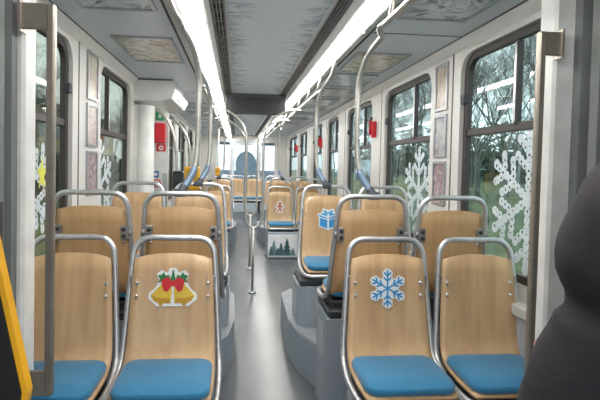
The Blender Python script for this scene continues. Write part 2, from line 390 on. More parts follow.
# ------------------------------------------------------------------ ceiling fittings
def segs(): return [(.35, 2.65), (2.65, 4.95), (4.95, 7.25), (7.25, 9.55), (9.55, 11.85), (11.85, 13.75)]
def light_name(s, i):
    side = 'right' if s > 0 else 'left'
    return ['nearest bright tube light panel in the %s ceiling strip' % side,
            'second bright light panel of the %s ceiling strip, before the display' % side,
            'bright light panel of the %s ceiling strip beside the hanging display' % side,
            'light panel of the %s ceiling strip just past the display' % side,
            'second last light panel of the %s ceiling strip' % side,
            'farthest light panel of the %s ceiling strip' % side][i]
for s in (-1, 1):
    for i, (a, b) in enumerate(segs()):
        e = empty('ceiling_light', (s * .447, (a + b) / 2, 2.2), label=light_name(s, i), cat='light', group='ceiling strip lights')
        h = (b - a) / 2
        m = MB(); m.prism([(-.054, .03), (-.054, .0), (-.042, -.013), (-.024, -.02), (0, -.022), (.024, -.02), (.042, -.013), (.054, .0), (.054, .03)], 2 * h - .024, DIFF, (0, h - .012, 0), (1, 0, 0), (0, 0, 1)); m.build('diffuser', e)
        m = MB()
        for t in (-1, 1): m.box((t * .054, -h, -.002), (t * .07, h, .045), TRIMM)
        m.box((-.06, -h, -.024), (.06, -h + .012, .03), TRIMM, .003); m.box((-.06, h - .012, -.024), (.06, h, .03), TRIMM, .003)
        m.build('housing', e)
    m = MB(); m.box((s * .285, Y0, CZ + .02), (s * .361, Y1, CZ + .05), VENTD)
    vo = tag(m.build('air_vent'), 'long dark slatted air vent beside the %s light strip' % ('right' if s > 0 else 'left'), 'vent')
    m = MB()
    for x in (.286, .305, .324, .343, .355): m.box((s * x, Y0, CZ - .002), (s * (x + .008), Y1, CZ + .022), VENT)
    y = -.9
    while y < Y1 - .1:
        m.box((s * .286, y, CZ), (s * .360, y + .012, CZ + .022), VENT); y += .16
    m.build('slats', vo)
# framed ceiling posters
PICS = [picture('picture_swirl', [(96, 104, 120), (196, 204, 212), (226, 230, 234), (120, 124, 130), (210, 214, 216)], 4.5, 4.5, "noise"),
        picture('picture_warm', [(120, 110, 96), (206, 196, 170), (226, 224, 220), (150, 140, 120), (214, 200, 150)], 5.5, 4.5, "noise"),
        picture('picture_cool', [(110, 124, 130), (214, 220, 224), (160, 172, 182), (236, 238, 240), (140, 136, 134)], 5, 4.5, "noise"),
        picture('picture_red', [(226, 220, 216), (176, 176, 184), (214, 206, 204), (190, 120, 110)], 6, 4.5, "noise")]
def ceiling_poster(s, a, b, pic, label):
    e = empty('ceiling_poster', (s * .85, (a + b) / 2, CZ), label=label, cat='poster', group='framed ceiling posters')
    L_ = b - a
    m = MB(); m.ring(rrect(.40, L_, .004, 1), rrect(.36, L_ - .04, .004, 1), -.014, FRAMEM, (0, 0, 0), (1, 0, 0), (0, 1, 0)); m.build('frame', e)
    m = MB(); m.box((-.182, -L_ / 2 + .018, -.006), (.182, L_ / 2 - .018, 0), pic); m.build('picture', e)
for k, (a, b) in enumerate([(1.9, 2.55), (3.35, 4.05), (4.15, 4.8), (4.95, 5.6), (5.75, 6.4), (6.6, 7.25), (7.45, 8.1), (8.3, 8.95), (9.2, 9.9)]):
    nm = ['dark swirling framed poster on the right ceiling, nearest the camera', 'framed poster with green and orange swirls on right ceiling behind curved pole', 'pale blue framed poster on the right ceiling, third from the camera',
          'framed poster on the right ceiling, fourth from the camera', 'framed poster on the right ceiling, fifth from the camera', 'framed poster on the right ceiling, sixth from the camera',
          'framed poster on the right ceiling, seventh from the camera', 'framed poster on the right ceiling, second from the far end', 'framed poster on the right ceiling, farthest from the camera'][k]
    ceiling_poster(1, a, b, PICS[[0, 1, 2, 3, 2, 0, 2, 3, 0][k]], nm)
for k, (a, b) in enumerate([(1.95, 2.64), (3.2, 3.95), (6.6, 7.2), (7.6, 8.2), (9.0, 9.6)]):
    nm = ['blue and white framed poster on left ceiling, nearest the camera', 'beige patterned framed poster on left ceiling in front of door casing', 'framed poster on the left ceiling just past the door casing',
          'small looking framed poster, second past the left door casing', 'farthest framed poster on the left ceiling'][k]
    ceiling_poster(-1, a, b, PICS[[0, 1, 2, 3, 2][k]], nm)

DHOUS = mat('display_housing', (66, 64, 66), .6)
# hanging display
e = empty('hanging_display', (0, 5.5, 2.112), label='long dark passenger display box hanging across the ceiling', cat='display')
m = MB(); m.box((-.35, 0, -.105), (.35, .08, .13), DHOUS, .006); m.build('housing', e)
m = MB(); m.box((-.335, -.006, -.09), (.335, 0, .09), SCREEN); m.build('screen', e)

# ------------------------------------------------------------------ wall posters
PAP = [picture('paper_beige', [(170, 160, 146), (200, 192, 180), (184, 172, 156)], 9, 3, 'noise'), picture('paper_red', [(176, 150, 146), (200, 190, 186), (166, 128, 124)], 26, 4, 'noise'),
       picture('paper_blue', [(130, 140, 156), (184, 184, 184), (150, 140, 136)], 12, 3, 'noise'), picture('paper_pink', [(186, 170, 170), (140, 116, 122), (190, 184, 184)], 18, 3, 'noise'), picture('paper_brown', [(140, 124, 112), (180, 168, 156), (158, 142, 128)], 8, 3, 'noise')]
def wposter(s, y, wd, z0, z1, pic, label):
    e = empty('wall_poster', (s * XW, y, (z0 + z1) / 2), label=label, cat='poster', group='framed notices between the windows')
    h = z1 - z0
    m = MB(); m.ring(rrect(wd, h, .004, 1), rrect(wd - .035, h - .035, .004, 1), .014, FRAMEM, (0, 0, 0), (0, -s, 0), (0, 0, 1)); m.build('frame', e)
    m = MB(); m.box((-s * .006, -wd / 2 + .015, -h / 2 + .015), (0, wd / 2 - .015, h / 2 - .015), pic); m.build('picture', e)
for k, (z0, z1) in enumerate([(1.83, 2.16), (1.50, 1.80), (1.16, 1.47)]):
    wposter(1, 3.24, .2, z0, z1, PAP[(4, 2, 3)[k]], ['brown framed notice on right window pillar, topmost of its column', 'framed photo notice on right window pillar, middle of its column', 'pinkish framed notice on right window pillar, lowest of its column'][k])
    wposter(-1, 3.46, .24, z0 + .02, z1 + .02, PAP[(0, 1, 3)[k]], ['beige framed notice on left window pillar, topmost of its column', 'red printed framed notice on left window pillar, middle of its column', 'pale pink framed notice on left window pillar, lowest of its column'][k])
# emergency hammers
for y, lb in ((4.85, 'red emergency hammer on the right pillar past the second window'), (8.0, 'smaller looking red emergency hammer farther along the right wall'), (11.25, 'farthest red emergency hammer on the right wall')):
    e = empty('emergency_hammer', (XW, y, 1.86), label=lb, cat='hammer', group='emergency hammers')
    m = MB(); m.box((-.05, -.035, -.13), (0, .035, .04), RED, .008); m.build('holder', e)
    m = MB(); m.tube([(-.06, 0, -.1), (-.06, 0, .07)], .013, RED); m.box((-.075, -.045, .05), (-.045, .045, .08), DARK, .005); m.build('hammer', e)

# ------------------------------------------------------------------ seats
def hoop_pts():
    half = [(0, .058, 1.062), (.11, .058, 1.062), (.155, .055, 1.048), (.183, .048, 1.01), (.192, .04, .95), (.204, .018, .78), (.216, -.006, .60), (.220, -.03, .52),
            (.224, -.08, .482), (.225, -.17, .455), (.222, -.30, .448), (.206, -.362, .445), (.15, -.384, .445), (0, -.386, .445)]
    return half, [(-x, y, z) for x, y, z in half[1:-1]][::-1]
HP = smooth_path(hoop_pts()[0] + hoop_pts()[1], 4, True)
def shell_mesh(mt):
    prof = [(.046, .992), (.038, .91), (.028, .82), (.018, .74), (.008, .66), (-.004, .58), (-.018, .545), (-.04, .51), (-.08, .486), (-.15, .474), (-.25, .468), (-.335, .466), (-.36, .46)]
    hw = [.176, .183, .188, .193, .197, .201, .203, .204, .205, .206, .206, .2, .19]
    prof = [(y, z) for y, z in prof]; NU = 12; vs = []; n = len(prof)
    for layer in (0, 1):
        for j in range(n):
            y, z = prof[j]
            # normal of the profile
            a = prof[max(j - 1, 0)]; b = prof[min(j + 1, n - 1)]; ty, tz = b[0] - a[0], b[1] - a[1]; l = math.hypot(ty, tz); ny, nz_ = tz / l, -ty / l
            for i in range(NU + 1):
                u = i / NU * 2 - 1
                zz = z; dish = .016 * (u * u) if j < 8 else .004 * u * u
                if j == 0: zz = z - .022 * abs(u) ** 2.5
                off = layer * .013
                vs.append((u * hw[j], y - ny * off * -1 - (dish if j < 8 else 0), zz - nz_ * off * -1 if j >= 6 else zz))
    fs = []; k = NU + 1; N = n * k
    for j in range(n - 1):
        for i in range(NU):
            a = j * k + i; fs.append((a, a + k, a + k + 1, a + 1)); a += N; fs.append((a, a + 1, a + k + 1, a + k))
    for i in range(NU): fs.append((i, i + 1, N + i + 1, N + i)); a = (n - 1) * k + i; fs.append((a, N + a, N + a + 1, a + 1))
    for j in range(n - 1):
        a = j * k; fs.append((a, N + a, N + a + k, a + k)); a = j * k + NU; fs.append((a, a + k, N + a + k, N + a))
    m = MB(); m.add(vs, fs, mt, True); return m
def cushion_mesh():
    m = MB(); rings = []; W, D = .392, .318
    def ring(w_, d_, z, r): return [(x, y - .207, z + .032) for x, y in rrect(w_, d_, r, 5)]
    R = [ring(W - .02, D - .02, .445, .05), ring(W, D, .458, .055), ring(W, D, .478, .055), ring(W - .012, D - .012, .49, .052), ring(W - .04, D - .04, .498, .045), ring(W * .5, D * .5, .5, .03)]
    n = len(R[0]); vs = []
    for i, q in enumerate(R):
        for x, y, z in q:
            front = max(0, (-.27 - y)) / .12
            vs.append((x, y, z - .018 * front * front * (i > 2)))
    fs = []
    for a in range(len(R) - 1):
        for i in range(n): fs.append((a * n + i, a * n + (i + 1) % n, (a + 1) * n + (i + 1) % n, (a + 1) * n + i))
    fs.append(tuple((len(R) - 1) * n + i for i in range(n))); fs.append(tuple(range(n))[::-1])
    m.add(vs, fs, BLUE, True); return m
def make_seat(detail, back_wood=False):
    r = empty('tram_seat')
    m = MB(); m.tube(HP, .0138, STEEL, 10, True); m.build('tubular_frame', r)
    shell_mesh(WOODB if back_wood else WOOD).build('wooden_shell', r)
    cushion_mesh().build('cushion', r)
    m = MB(); m.box((-.19, -.36, .385), (.19, -.06, .458), DARK, .01); m.box((-.12, -.05, .36), (.12, .02, .50), DARK, .01); m.build('seat_pan', r)
    if detail:
        for s in (-1, 1):
            m = MB(); m.box((s * .15, .010, .815), (s * .198, .042, .89), BRACK, .004)
            m.tube([(s * .19, .042, .853), (s * .20, .034, .853)], .02, BRACK, 8)
            bk = m.build('bracket', r)
            for z in (.835, .87): m = MB(); m.cyl((s * .168, .038, z), (s * .168, .049, z), .011, DARK, 10); m.build('bolt', bk)
            for z in (.80, .86):
                m = MB(); yy = .018 if z < .83 else .024; m.tube([(s * .163, yy + .005, z), (s * .163, yy - .030, z - .0005)], .0075, STEEL, 8); m.build('rivet', r)
    return r
proto_near = make_seat(True); proto_far = make_seat(False); proto_back = make_seat(True, True)
used = set()
def seat(x, y, z, face, label, group, proto):
    o = proto if proto.name not in used else copy_tree(proto)
    used.add(proto.name)
    o.location = (x, y, z); o.rotation_euler.z = 0 if face < 0 else PI
    return tag(o, label, 'seat', group)
XS = [-.955, -.49, .54, 1.0]
DZ = .195
g1 = 'front row seats facing the camera'; g2 = 'raised seats turned away from the camera'; g3 = 'raised seats facing the camera'
A1 = seat(XS[0], 2.21, 0, -1, 'plain wooden seat with blue cushion at the left window, front row', g1, proto_near)
A2 = seat(XS[1], 2.21, 0, -1, 'front row wooden seat with yellow bells sticker and blue cushion', g1, proto_near)
A3 = seat(XS[2], 2.21, 0, -1, 'front row wooden seat with blue snowflake sticker and blue cushion', g1, proto_near)
A4 = seat(XS[3], 2.21, 0, -1, 'plain wooden front row seat with blue cushion by the jacketed person', g1, proto_near)
B = [seat(XS[i], 2.56, DZ, 1, ['raised wooden seat back by the left window behind plain front seat', 'raised wooden seat back behind the bells seat, holding curved pole', 'raised wooden seat back behind the snowflake seat, holding curved pole', 'raised wooden seat back behind the rightmost front seat, by window'][i], g2, proto_back) for i in range(4)]
R3 = [seat(XS[i] - .03 * (i > 1), 3.64, DZ, -1, ['raised camera-facing wooden seat by the left window beside post', 'raised camera-facing wooden seat with red sticker left of aisle', 'raised camera-facing seat with blue gift box sticker beside aisle', 'raised camera-facing seat by the right window beyond gift box seat'][i], g3, proto_near) for i in range(4)]
g5 = 'mid carriage seats facing the camera'; g6 = 'mid carriage raised seats'
R5 = [seat(XS[i] - .05 * (i > 1), 7.5, 0, -1, ['far low seat by the left wall past the door', 'far low seat left of the aisle above winter picture sliver', 'far low seat with gingerbread figure sticker above fir tree picture', 'far low seat right of the gingerbread sticker seat'][i], g5, proto_far) for i in range(4)]
R6 = [seat(XS[i], 7.9, .13, 1, ['raised seat back by the left wall behind far low seat', 'raised seat back left of the aisle behind far low seat', 'raised seat back behind the gingerbread sticker seat', 'raised seat back by the right wall behind far low seats'][i], g6, proto_far) for i in range(4)]
R7 = [seat(XS[i], 9.1, .13, -1, ['distant camera-facing seat by the left wall', 'distant camera-facing seat left of aisle', 'distant camera-facing seat right of the aisle', 'distant camera-facing seat by the right wall'][i], g6, proto_far) for i in range(4)]
R8 = [seat(x, 12.4, .05, -1, lb, 'seats at the far end', proto_far) for x, lb in ((-.23, 'left one of two end seats facing down the aisle'), (.25, 'right one of two end seats facing down the aisle'))]
# the prototypes above are the first seats themselves

# stickers (parts of their seats) : local plane just in front of the shell
def sticker(parent, name, fn, cx, cz, sc_, label):
    m = MB(); yb = .0205 + (cz - .80) * .10
    def P(out, mt, lv=0, ox=0, oz=0):
        m.prism([((x + ox) * sc_, (z + oz) * sc_) for x, z in out], .0006, mt, (cx, yb - .0155 - lv * .0009, cz), (1, 0, 0), (0, .10, 1))
    fn(P); o = m.build(name, parent); o['label'] = label; return o
def bar(x0, z0, x1, z1, w_):
    dx, dz = x1 - x0, z1 - z0; l = math.hypot(dx, dz); nx, nz_ = -dz / l * w_ / 2, dx / l * w_ / 2
    ex, ez = dx / l * w_ * .4, dz / l * w_ * .4
    return [(x0 - nx, z0 - nz_), (x1 - nx, z1 - nz_), (x1 + ex, z1 + ez), (x1 + nx, z1 + nz_), (x0 + nx, z0 + nz_), (x0 - ex, z0 - ez)]
def flake(P):
    for lv, mt, g in ((0, DECALW, .26), (1, DECALB, .085)):
        for k in range(6):
            a = PI / 2 + k * PI / 3; c, s = math.cos(a), math.sin(a)
            P(bar(0, 0, c * .9, s * .9, g if lv else g * 1.0), mt, lv + .1 * k)
            for t, l in ((.36, .26), (.62, .26)):
                for q in (-1, 1):
                    b = a + q * PI / 4; P(bar(c * t, s * t, c * t + math.cos(b) * l, s * t + math.sin(b) * l, g), mt, lv + .1 * k + .04 * (q + 1) + (.02 if t > .5 else 0))
            if lv == 0: P(circ(.2, 12, c * .82, s * .82), mt, lv + .05 * k)
        if lv == 0: P(circ(.46, 16), mt, .7)
def bells(P):
    P = (lambda F: (lambda o, mt, lv=0: F([(x, z * 1.12) for x, z in o], mt, lv)))(P)
    P([(-.2, .95), (.15, .95), (.3, .72), (.62, .85), (.85, .62), (.72, .3), (.98, -.05), (1.28, -.3), (1.3, -.55), (.85, -.88), (-.85, -.88), (-1.3, -.5), (-1.28, -.25), (-.95, .0), (-.75, .3), (-.88, .66), (-.62, .85), (-.3, .72)], DECALW, 0)
    for s in (-1, 1):
        P([(s * x, z) for x, z in ((.12, .2), (.55, .25), (.9, -.1), (1.2, -.38), (1.0, -.62), (.75, -.74), (.1, -.74), (.05, -.1))][::(1 if s < 0 else -1)][::-1], GOLD, 1 + .1 * s)
        P([(s * x, z) for x, z in ((.15, -.5), (.72, -.48), (1.12, -.36), (1.0, -.62), (.75, -.74), (.12, -.74))][::(1 if s < 0 else -1)][::-1], GOLDD, 1.5 + .1 * s)
        P(circ(.12, 10, s * .62, -.74), GOLDD, 1.8)
        P([(s * x, z) for x, z in ((.02, .32), (.3, .52), (.62, .38), (.58, .1), (.5, -.12), (.3, -.2), (.12, .02))][::(1 if s < 0 else -1)][::-1], RED, 3 + .1 * s)
        P([(s * x, z) for x, z in ((.1, .34), (.22, .62), (.4, .58), (.5, .76), (.62, .62), (.82, .6), (.7, .42), (.78, .25), (.5, .3))][::(1 if s < 0 else -1)][::-1], LEAF, 2.2 + .1 * s)
    P([(-.14, .42), (0, .3), (.14, .42), (.08, .62), (.03, .86), (-.03, .86), (-.08, .62)], LEAF, 2.7)
    P(circ(.14, 12, 0, .2), RED, 3.6)
def gift(P):
    P([(-1.0, .42), (-.6, .62), (-.5, .95), (0, .8), (.5, .95), (.6, .62), (1.0, .42), (1.0, .15), (.88, .1), (.88, -.75), (0, -1.05), (-.88, -.75), (-.88, .1), (-1.0, .15)], DECALW, 0)
    P([(-.78, .08), (-.08, -.12), (-.08, -.9), (-.78, -.66)][::-1], DECALB, 1); P([(.78, .08), (.08, -.12), (.08, -.9), (.78, -.66)], DECALB, 1.1)
    P([(-.9, .36), (-.1, .1), (-.1, -.04), (-.9, .2)][::-1], DECALLB, 1.3); P([(.9, .36), (.1, .1), (.1, -.04), (.9, .2)], DECALB, 1.2)
    P([(-.8, .42), (0, .18), (.8, .42), (0, .62)], DECALLB, 1.4); P([(-.14, .22), (.0, .18), (.14, .22), (.0, .55)], DECALW, 1.6)
    for s in (-1, 1): P([(s * x, z) for x, z in ((0, .45), (.2, .75), (.45, .8), (.42, .6))][::(1 if s < 0 else -1)][::-1], DECALLB, 1.8 + .1 * s)
def candy(P):
    P(rrect(2.2, 1.3, .3, 4), DECALW, 0); 
    for s in (-1, 1): P([(s * x, z) for x, z in ((.1, 0), (.95, .5), (.95, -.5))][::(1 if s < 0 else -1)][::-1], RED, 1 + .1 * s)
    P(circ(.3, 14), RED, 1.4)
def ginger(P):
    gb = mat('gingerbread_brown', (190, 120, 84), .6)
    for mt, k, lv in ((DECALW, 1.0, 0), (gb, .66, 1)):
        d = .16 * (k - .66) / .34
        P(circ(.3 + d, 14, 0, .62), mt, lv); P(rrect(.42 + 2 * d, .8 + d, .15), mt, lv + .1)
        P(bar(-.62, .15, .62, .15, .26 + 2 * d), mt, lv + .2)
        P(bar(-.12, -.3, -.34, -.8, .26 + 2 * d), mt, lv + .3); P(bar(.12, -.3, .34, -.8, .26 + 2 * d), mt, lv + .4)
    P(circ(.07, 8, 0, .1), RED, 2.3); P(circ(.07, 8, 0, -.15), RED, 2.3); P(bar(-.18, .36, .18, .36, .09), RED, 2.4)
def fix(fn): return fn
sticker(A2, 'sticker', bells, .0, .835, .086, 'sticker of two yellow bells with red bow and green leaves')
sticker(A3, 'sticker', flake, .0, .83, .095, 'blue snowflake sticker with white outline')
sticker(R3[2], 'sticker', gift, .01, .81, .085, 'blue gift box sticker with white outline')
sticker(R3[1], 'sticker', candy, .0, .83, .07, 'red and white sweet sticker')
sticker(R5[2], 'sticker', ginger, .0, .74, .095, 'brown gingerbread figure sticker with white outline')

# pedestals under each pair
def pedestal(s, y, face, z, label, front=None, xi=.32, z0=.276):
    e = empty('seat_pedestal', (s * .75, y, 0), 0, label=label, cat='seat box', group='grey boxes under the seats')
    f = face; h = z + .37; a, b = s * (xi - .75), s * (1.165 - .75)
    m = MB(); c = .05 * s
    out = [(a, f * .03), (a, f * .33), (a + c, f * .38), (b, f * .38), (b, f * .03)]
    if s * f > 0: out = out
    ar = sum(out[k][0] * out[(k + 1) % 5][1] - out[(k + 1) % 5][0] * out[k][1] for k in range(5))
    if ar < 0: out = out[::-1]
    m.prism(out, h - z0, GREYBOX, (0, 0, z0), (1, 0, 0), (0, 1, 0)); m.build('box', e)
    m = MB(); m.box((a + .01 * s, f * .375, h), (b - .01 * s, f * .035, h + .05), DARK, .012); m.build('seat_carrier', e)
    m = MB(); m.box((a - .004 * s, f * .28, max(z0, .27) + .06), (a, f * .10, h - .06), LOWWALL, .001); m.build('access_panel', e)
    if front:
        m = MB(); m.box((a + .12 * s, f * .38, z0 + .06), (b - .1 * s, f * .388, h - .08), LOWWALL, .003); m.build('front_panel', e)
for s, nm in ((-1, 'left'), (1, 'right')):
    pedestal(s, 2.16, -1, 0, 'grey box under the %s pair of front row seats' % nm, None, .33, 0)
    pedestal(s, 2.53, 1, DZ, 'grey box under the raised %s pair turned away behind the front row' % nm, None, .31, 0)
    pedestal(s, 3.64, -1, DZ, 'grey box under the raised camera-facing pair on the %s, seats behind footwell' % nm, 'vent', .245)
    pedestal(s, 7.9, 1, .13, 'grey box under the far raised %s pair turned away' % nm)
    pedestal(s, 9.1, -1, .13, 'grey box under the distant %s pair facing the camera' % nm)
SNOWM = mat('picture_snow', (242, 244, 246), .4); FIR = mat('picture_fir', (86, 122, 126), .5); FIR2 = mat('picture_fir_pale', (130, 164, 172), .5)
for s, nm in ((-1, 'left'), (1, 'right')):
    e = empty('seat_pedestal', (s * .77, 7.42, 0), label='grey box with winter fir tree picture under %s far seats' % nm, cat='seat box', group='grey boxes under the seats')
    m = MB(); m.box((-.50, -.36, 0), (.42, .1, .40), GREYBOX, .01); m.build('box', e)
    m = MB(); x0 = -.49 if s > 0 else -.04
    m.box((x0, -.372, .03), (x0 + .45, -.361, .37), SNOWM)
    for k, (px, h, w_, mt) in enumerate(((.09, .24, .1, FIR2), (.2, .2, .1, FIR), (.29, .27, .12, FIR), (.05, .15, .07, FIR), (.38, .12, .08, FIR2), (.15, .12, .1, FIR))):
        for t in range(4):
            zb = .05 + h * t / 4.6; ww = w_ * (1 - t / 4.6)
            m.prism([(-ww * .75, 0), (ww * .75, 0), (ww * .15, h * .3), (-ww * .15, h * .3)], .001, mt, (x0 + px, -.3725 - .0004 * k, zb), (1, 0, 0), (0, 0, 1))
    m.build('picture', e)

# ------------------------------------------------------------------ rails and poles
def stanchion(s, xc, yb, zt, label, rail_to=None):
    e = empty('grab_pole', (0, 0, 0), label=label, cat='pole', group='curved poles rising from seat frames')
    dy = yb - 2.5
    pts = [(xc, yb - .0, zt), (xc - s * .028, yb + .02, zt + .045), (xc - s * .065, yb + .05, zt + .12), (xc - s * .08, yb + .07, zt + .24), (xc - s * .082, yb + .075, zt + .45), (xc - s * .08, yb + .07, zt + .62), (xc - s * .06, yb - .0, zt + .75), (xc - s * .01, yb - .11, zt + .84)]
    if rail_to is None: pts += [(xc, yb - .2, zt + .91), (xc, yb - .26, 2.245)]
    P_ = smooth_path(pts, 6)
    m = MB(); m.tube(P_, .0155, RAILM, 12); m.build('pole', e)
    m = MB(); m.tube(P_[1:14], .020, SLEEVE, 12); m.build('sleeve', e)
    m = MB(); m.box((xc - .035, yb - .022, zt - .022), (xc + .035, yb + .022, zt + .02), SLEEVED, .008); m.tube(P_[0:6], .024, SLEEVED, 12); m.build('clamp', e)
    return e, Vector(pts[-1])
XCL, XCR = -.50, .55
for s, xc, nm in ((-1, XCL, 'left'), (1, XCR, 'right')):
    e, p = stanchion(s, xc, 2.53, 1.262, 'large curved steel pole rising from the raised seat back %s of the aisle' % nm, True)
    m = MB(); m.tube(smooth_path([p, (s * .5, 2.32, 2.12), (s * .51, 2.1, 2.125), (s * .51, .1, 2.125)], 6), .0155, RAILM, 12)
    o = m.build('overhead_rail'); tag(o, 'steel overhead rail along the %s ceiling edge nearest the camera' % nm, 'rail', 'overhead rails')
    for y in (2.2, .6):
        k = MB(); k.tube(smooth_path([(s * .51, y, 2.125), (s * .50, y - .06, 2.17), (s * .49, y - .1, 2.23)], 4), .013, RAILM, 10); k.build('rail_bracket', o)
    e, p = stanchion(s, xc - .04 * (s > 0), 3.68, 1.262, 'curved steel pole rising from the camera-facing raised seat %s of aisle' % nm)
    pe = MB(); pe.tube(smooth_path([(s * .47, 3.75, 2.02), (s * .51, 4.1, 2.07), (s * .51, 4.6, 2.08), (s * .51, 7.4, 2.08), (s * .49, 7.62, 1.98)], 6), .0155, RAILM, 12)
    o = pe.build('overhead_rail'); tag(o, 'steel overhead rail along the %s ceiling edge through the middle' % nm, 'rail', 'overhead rails')
    for y in (4.3, 4.95, 5.7, 6.5, 7.2):
        k = MB(); k.tube([(s * .51, y, 2.08), (s * .535, y - .16, 2.235)], .013, RAILM, 10); k.build('rail_bracket', o)
    e, p = stanchion(s, xc, 7.72, 1.19, 'distant curved steel pole beside far raised seats %s of the aisle' % nm)
    pe = MB(); pe.tube([(s * .51, 8.1, 2.1), (s * .51, 13.2, 2.1)], .0155, RAILM, 10)
    o = pe.build('overhead_rail'); tag(o, 'far steel overhead rail along the %s ceiling edge' % nm, 'rail', 'overhead rails')
    for y in (8.3, 9.6, 11, 12.4):
        k = MB(); k.tube([(s * .51, y, 2.1), (s * .52, y - .1, 2.24)], .012, RAILM, 8); k.build('rail_bracket', o)
# lyre shaped aisle poles
for y, lb, sc_ in ((5.17, 'nearer U shaped double aisle pole arching to both ceiling rails', 1), (6.38, 'farther U shaped double aisle pole behind the display', .8)):
    e = empty('aisle_pole', (-.012, y, 0), label=lb, cat='pole', group='double aisle poles')
    h = .095 * (1 if sc_ == 1 else .85)
    half = [(.51, 0, 2.02), (.42, 0, 2.03), (.28, 0, 1.98), (.16, 0, 1.88), (h + .01, 0, 1.76), (h, 0, 1.62), (h, 0, 1.2), (h, 0, .88), (h * .82, 0, .78), (h * .4, 0, .735), (0, 0, .722)]
    pts = [(x, 0, z) for x, _, z in half] + [(-x, 0, z) for x, _, z in half[:-1]][::-1]
    m = MB(); m.tube(smooth_path(pts, 5), .0145, RAILM, 12); m.build('hoop', e)
    m = MB(); m.cyl((0, 0, .01), (0, 0, .725), .015, RAILM, 12); m.build('floor_post', e)
    m = MB(); m.cyl((0, 0, 0), (0, 0, .015), .045, STEEL, 20); m.build('base_plate', e)
# door grab poles
for y, lb in ((4.96, 'curved grab pole beside the near edge of the left door'), (6.4, 'curved grab pole beside the far edge of the left door')):
    m = MB(); m.tube(smooth_path([(-1.12, y, 1.97), (-1.06, y, 1.97), (-.97, y, 1.91), (-.88, y, 1.76), (-.835, y, 1.55), (-.83, y, 1.3), (-.83, y, .6), (-.83, y, 0)], 6), .017, RAILM, 12)
    m.cyl((-.83, y, 0), (-.83, y, .015), .04, STEEL, 16); m.cyl((-1.08, y, 1.97), (-1.16, y, 1.97), .028, STEEL, 14)
    tag(m.build('grab_pole'), lb, 'pole', 'door grab poles')
# partition beside the door with its signs
e = empty('door_partition', (-1.0, 5.06, 0), label='white partition panel with red emergency release beside the left door', cat='partition')
m = MB(); m.prism(rrect(.21, 1.95, .05, 5, -.03, .99), -.03, WHITE, (0, -.03, 0), (1, 0, 0), (0, 0, 1)); m.build('panel', e)
m = MB(); m.box((-.14, -.04, 0), (-.12, -.02, 1.97), RUBBER); m.build('edge_seal', e)
m = MB(); m.prism(rrect(.05, .62, .024, 5, .04, 1.0), .004, LOWWALL, (0, -.03, 0), (1, 0, 0), (0, 0, 1)); m.build('recess', e)
m = MB(); m.box((-.06, -.045, 1.86), (.03, -.03, 1.95), GREEN, .003); m.box((-.03, -.047, 1.885), (.0, -.044, 1.925), WHITE); m.build('exit_sign', e)['label'] = 'green sign with white figure'
m = MB(); m.box((-.065, -.085, 1.62), (.045, -.03, 1.83), RED, .012); m.box((-.10, -.075, 1.67), (-.06, -.03, 1.73), RED, .008); m.build('release_box', e)['label'] = 'red release box'
m = MB(); m.box((-.05, -.04, 1.535), (.045, -.03, 1.61), RED, .003); m.prism(circ(.026, 16), .003, WHITE, (0, -.04, 1.572), (1, 0, 0), (0, 0, 1)); m.prism(circ(.010, 10), .003, RED, (0, -.0435, 1.572), (1, 0, 0), (0, 0, 1)); m.build('release_label', e)['label'] = 'red label with white ring'
m = MB(); m.box((-.085, -.036, 1.26), (-.02, -.03, 1.33), SIGNBLUE); m.box((-.07, -.038, 1.28), (-.035, -.036, 1.31), WHITE); m.build('sticker', e)['label'] = 'blue square sticker'
m = MB(); m.prism(circ(.045, 18), .004, RED, (-.04, -.032, 1.2), (1, 0, 0), (0, 0, 1)); m.prism(circ(.032, 18), .003, WHITE, (-.04, -.0365, 1.2), (1, 0, 0), (0, 0, 1)); m.prism(bar(-.03, .02, .03, -.02, .012), .003, RED, (-.04, -.04, 1.2), (1, 0, 0), (0, 0, 1)); m.build('sticker', e)['label'] = 'red and white prohibition sticker'
# validators
def validator(x, y, z, w_, h, body, label):
    e = empty('ticket_validator', (x, y, z), label=label, cat='ticket validator', group='ticket validators on poles')
    m = MB(); m.box((-w_ / 2, -.12, -h / 2), (w_ / 2, -.017, h / 2), body, .015); m.build('body', e)
    m = MB(); m.box((-w_ * .36, -.126, -h * .1), (w_ * .36, -.119, h * .38), GOLDD if body is not BLACKP else DARK, .002); m.build('face', e)
    m = MB(); m.box((-.022, -.03, -.03), (.022, .022, .03), SLEEVED, .005); m.build('clamp', e)
validator(-.80, 4.96, 1.24, .11, .19, BLACKP, 'black ticket validator on the pole before the left door')
validator(-.80, 6.4, 1.22, .20, .30, YEL, 'large yellow ticket validator on the pole past the left door')
validator(-.55, 8.6, 1.28, .09, .15, YEL, 'small distant yellow ticket validator left of the aisle')
m = MB(); m.cyl((-.55, 8.6, .27), (-.55, 8.6, 2.1), .016, RAILM, 12); tag(m.build('grab_pole'), 'straight steel pole carrying the small distant yellow validator', 'pole')

# flat grab bars on the portal
for s, xb, xcw, zt, zb, nm in ((-1, -.893, -1.005, 1.995, .53, 'left'), (1, 1.022, 1.105, 1.985, .45, 'right')):
    e = empty('portal_grab_bar', (0, 0, 0), label='tall flat grab bar with square ends on the %s portal pillar' % nm, cat='grab bar', group='flat grab bars near the camera')
    m = MB(); m.box((xb - .016, 1.81, zb), (xb + .014, 1.84, zt), BARM, .006); m.build('bar', e)
    for z in (zt - .095, zb):
        k = MB(); k.box((xb, 1.815, z), (xcw + s * .0, 1.835, z + .095), BARM, .004); k.box((xcw - s * .006, 1.805, z - .01), (xcw + s * .003, 1.86, z + .105), BARM); k.build('bracket', e)

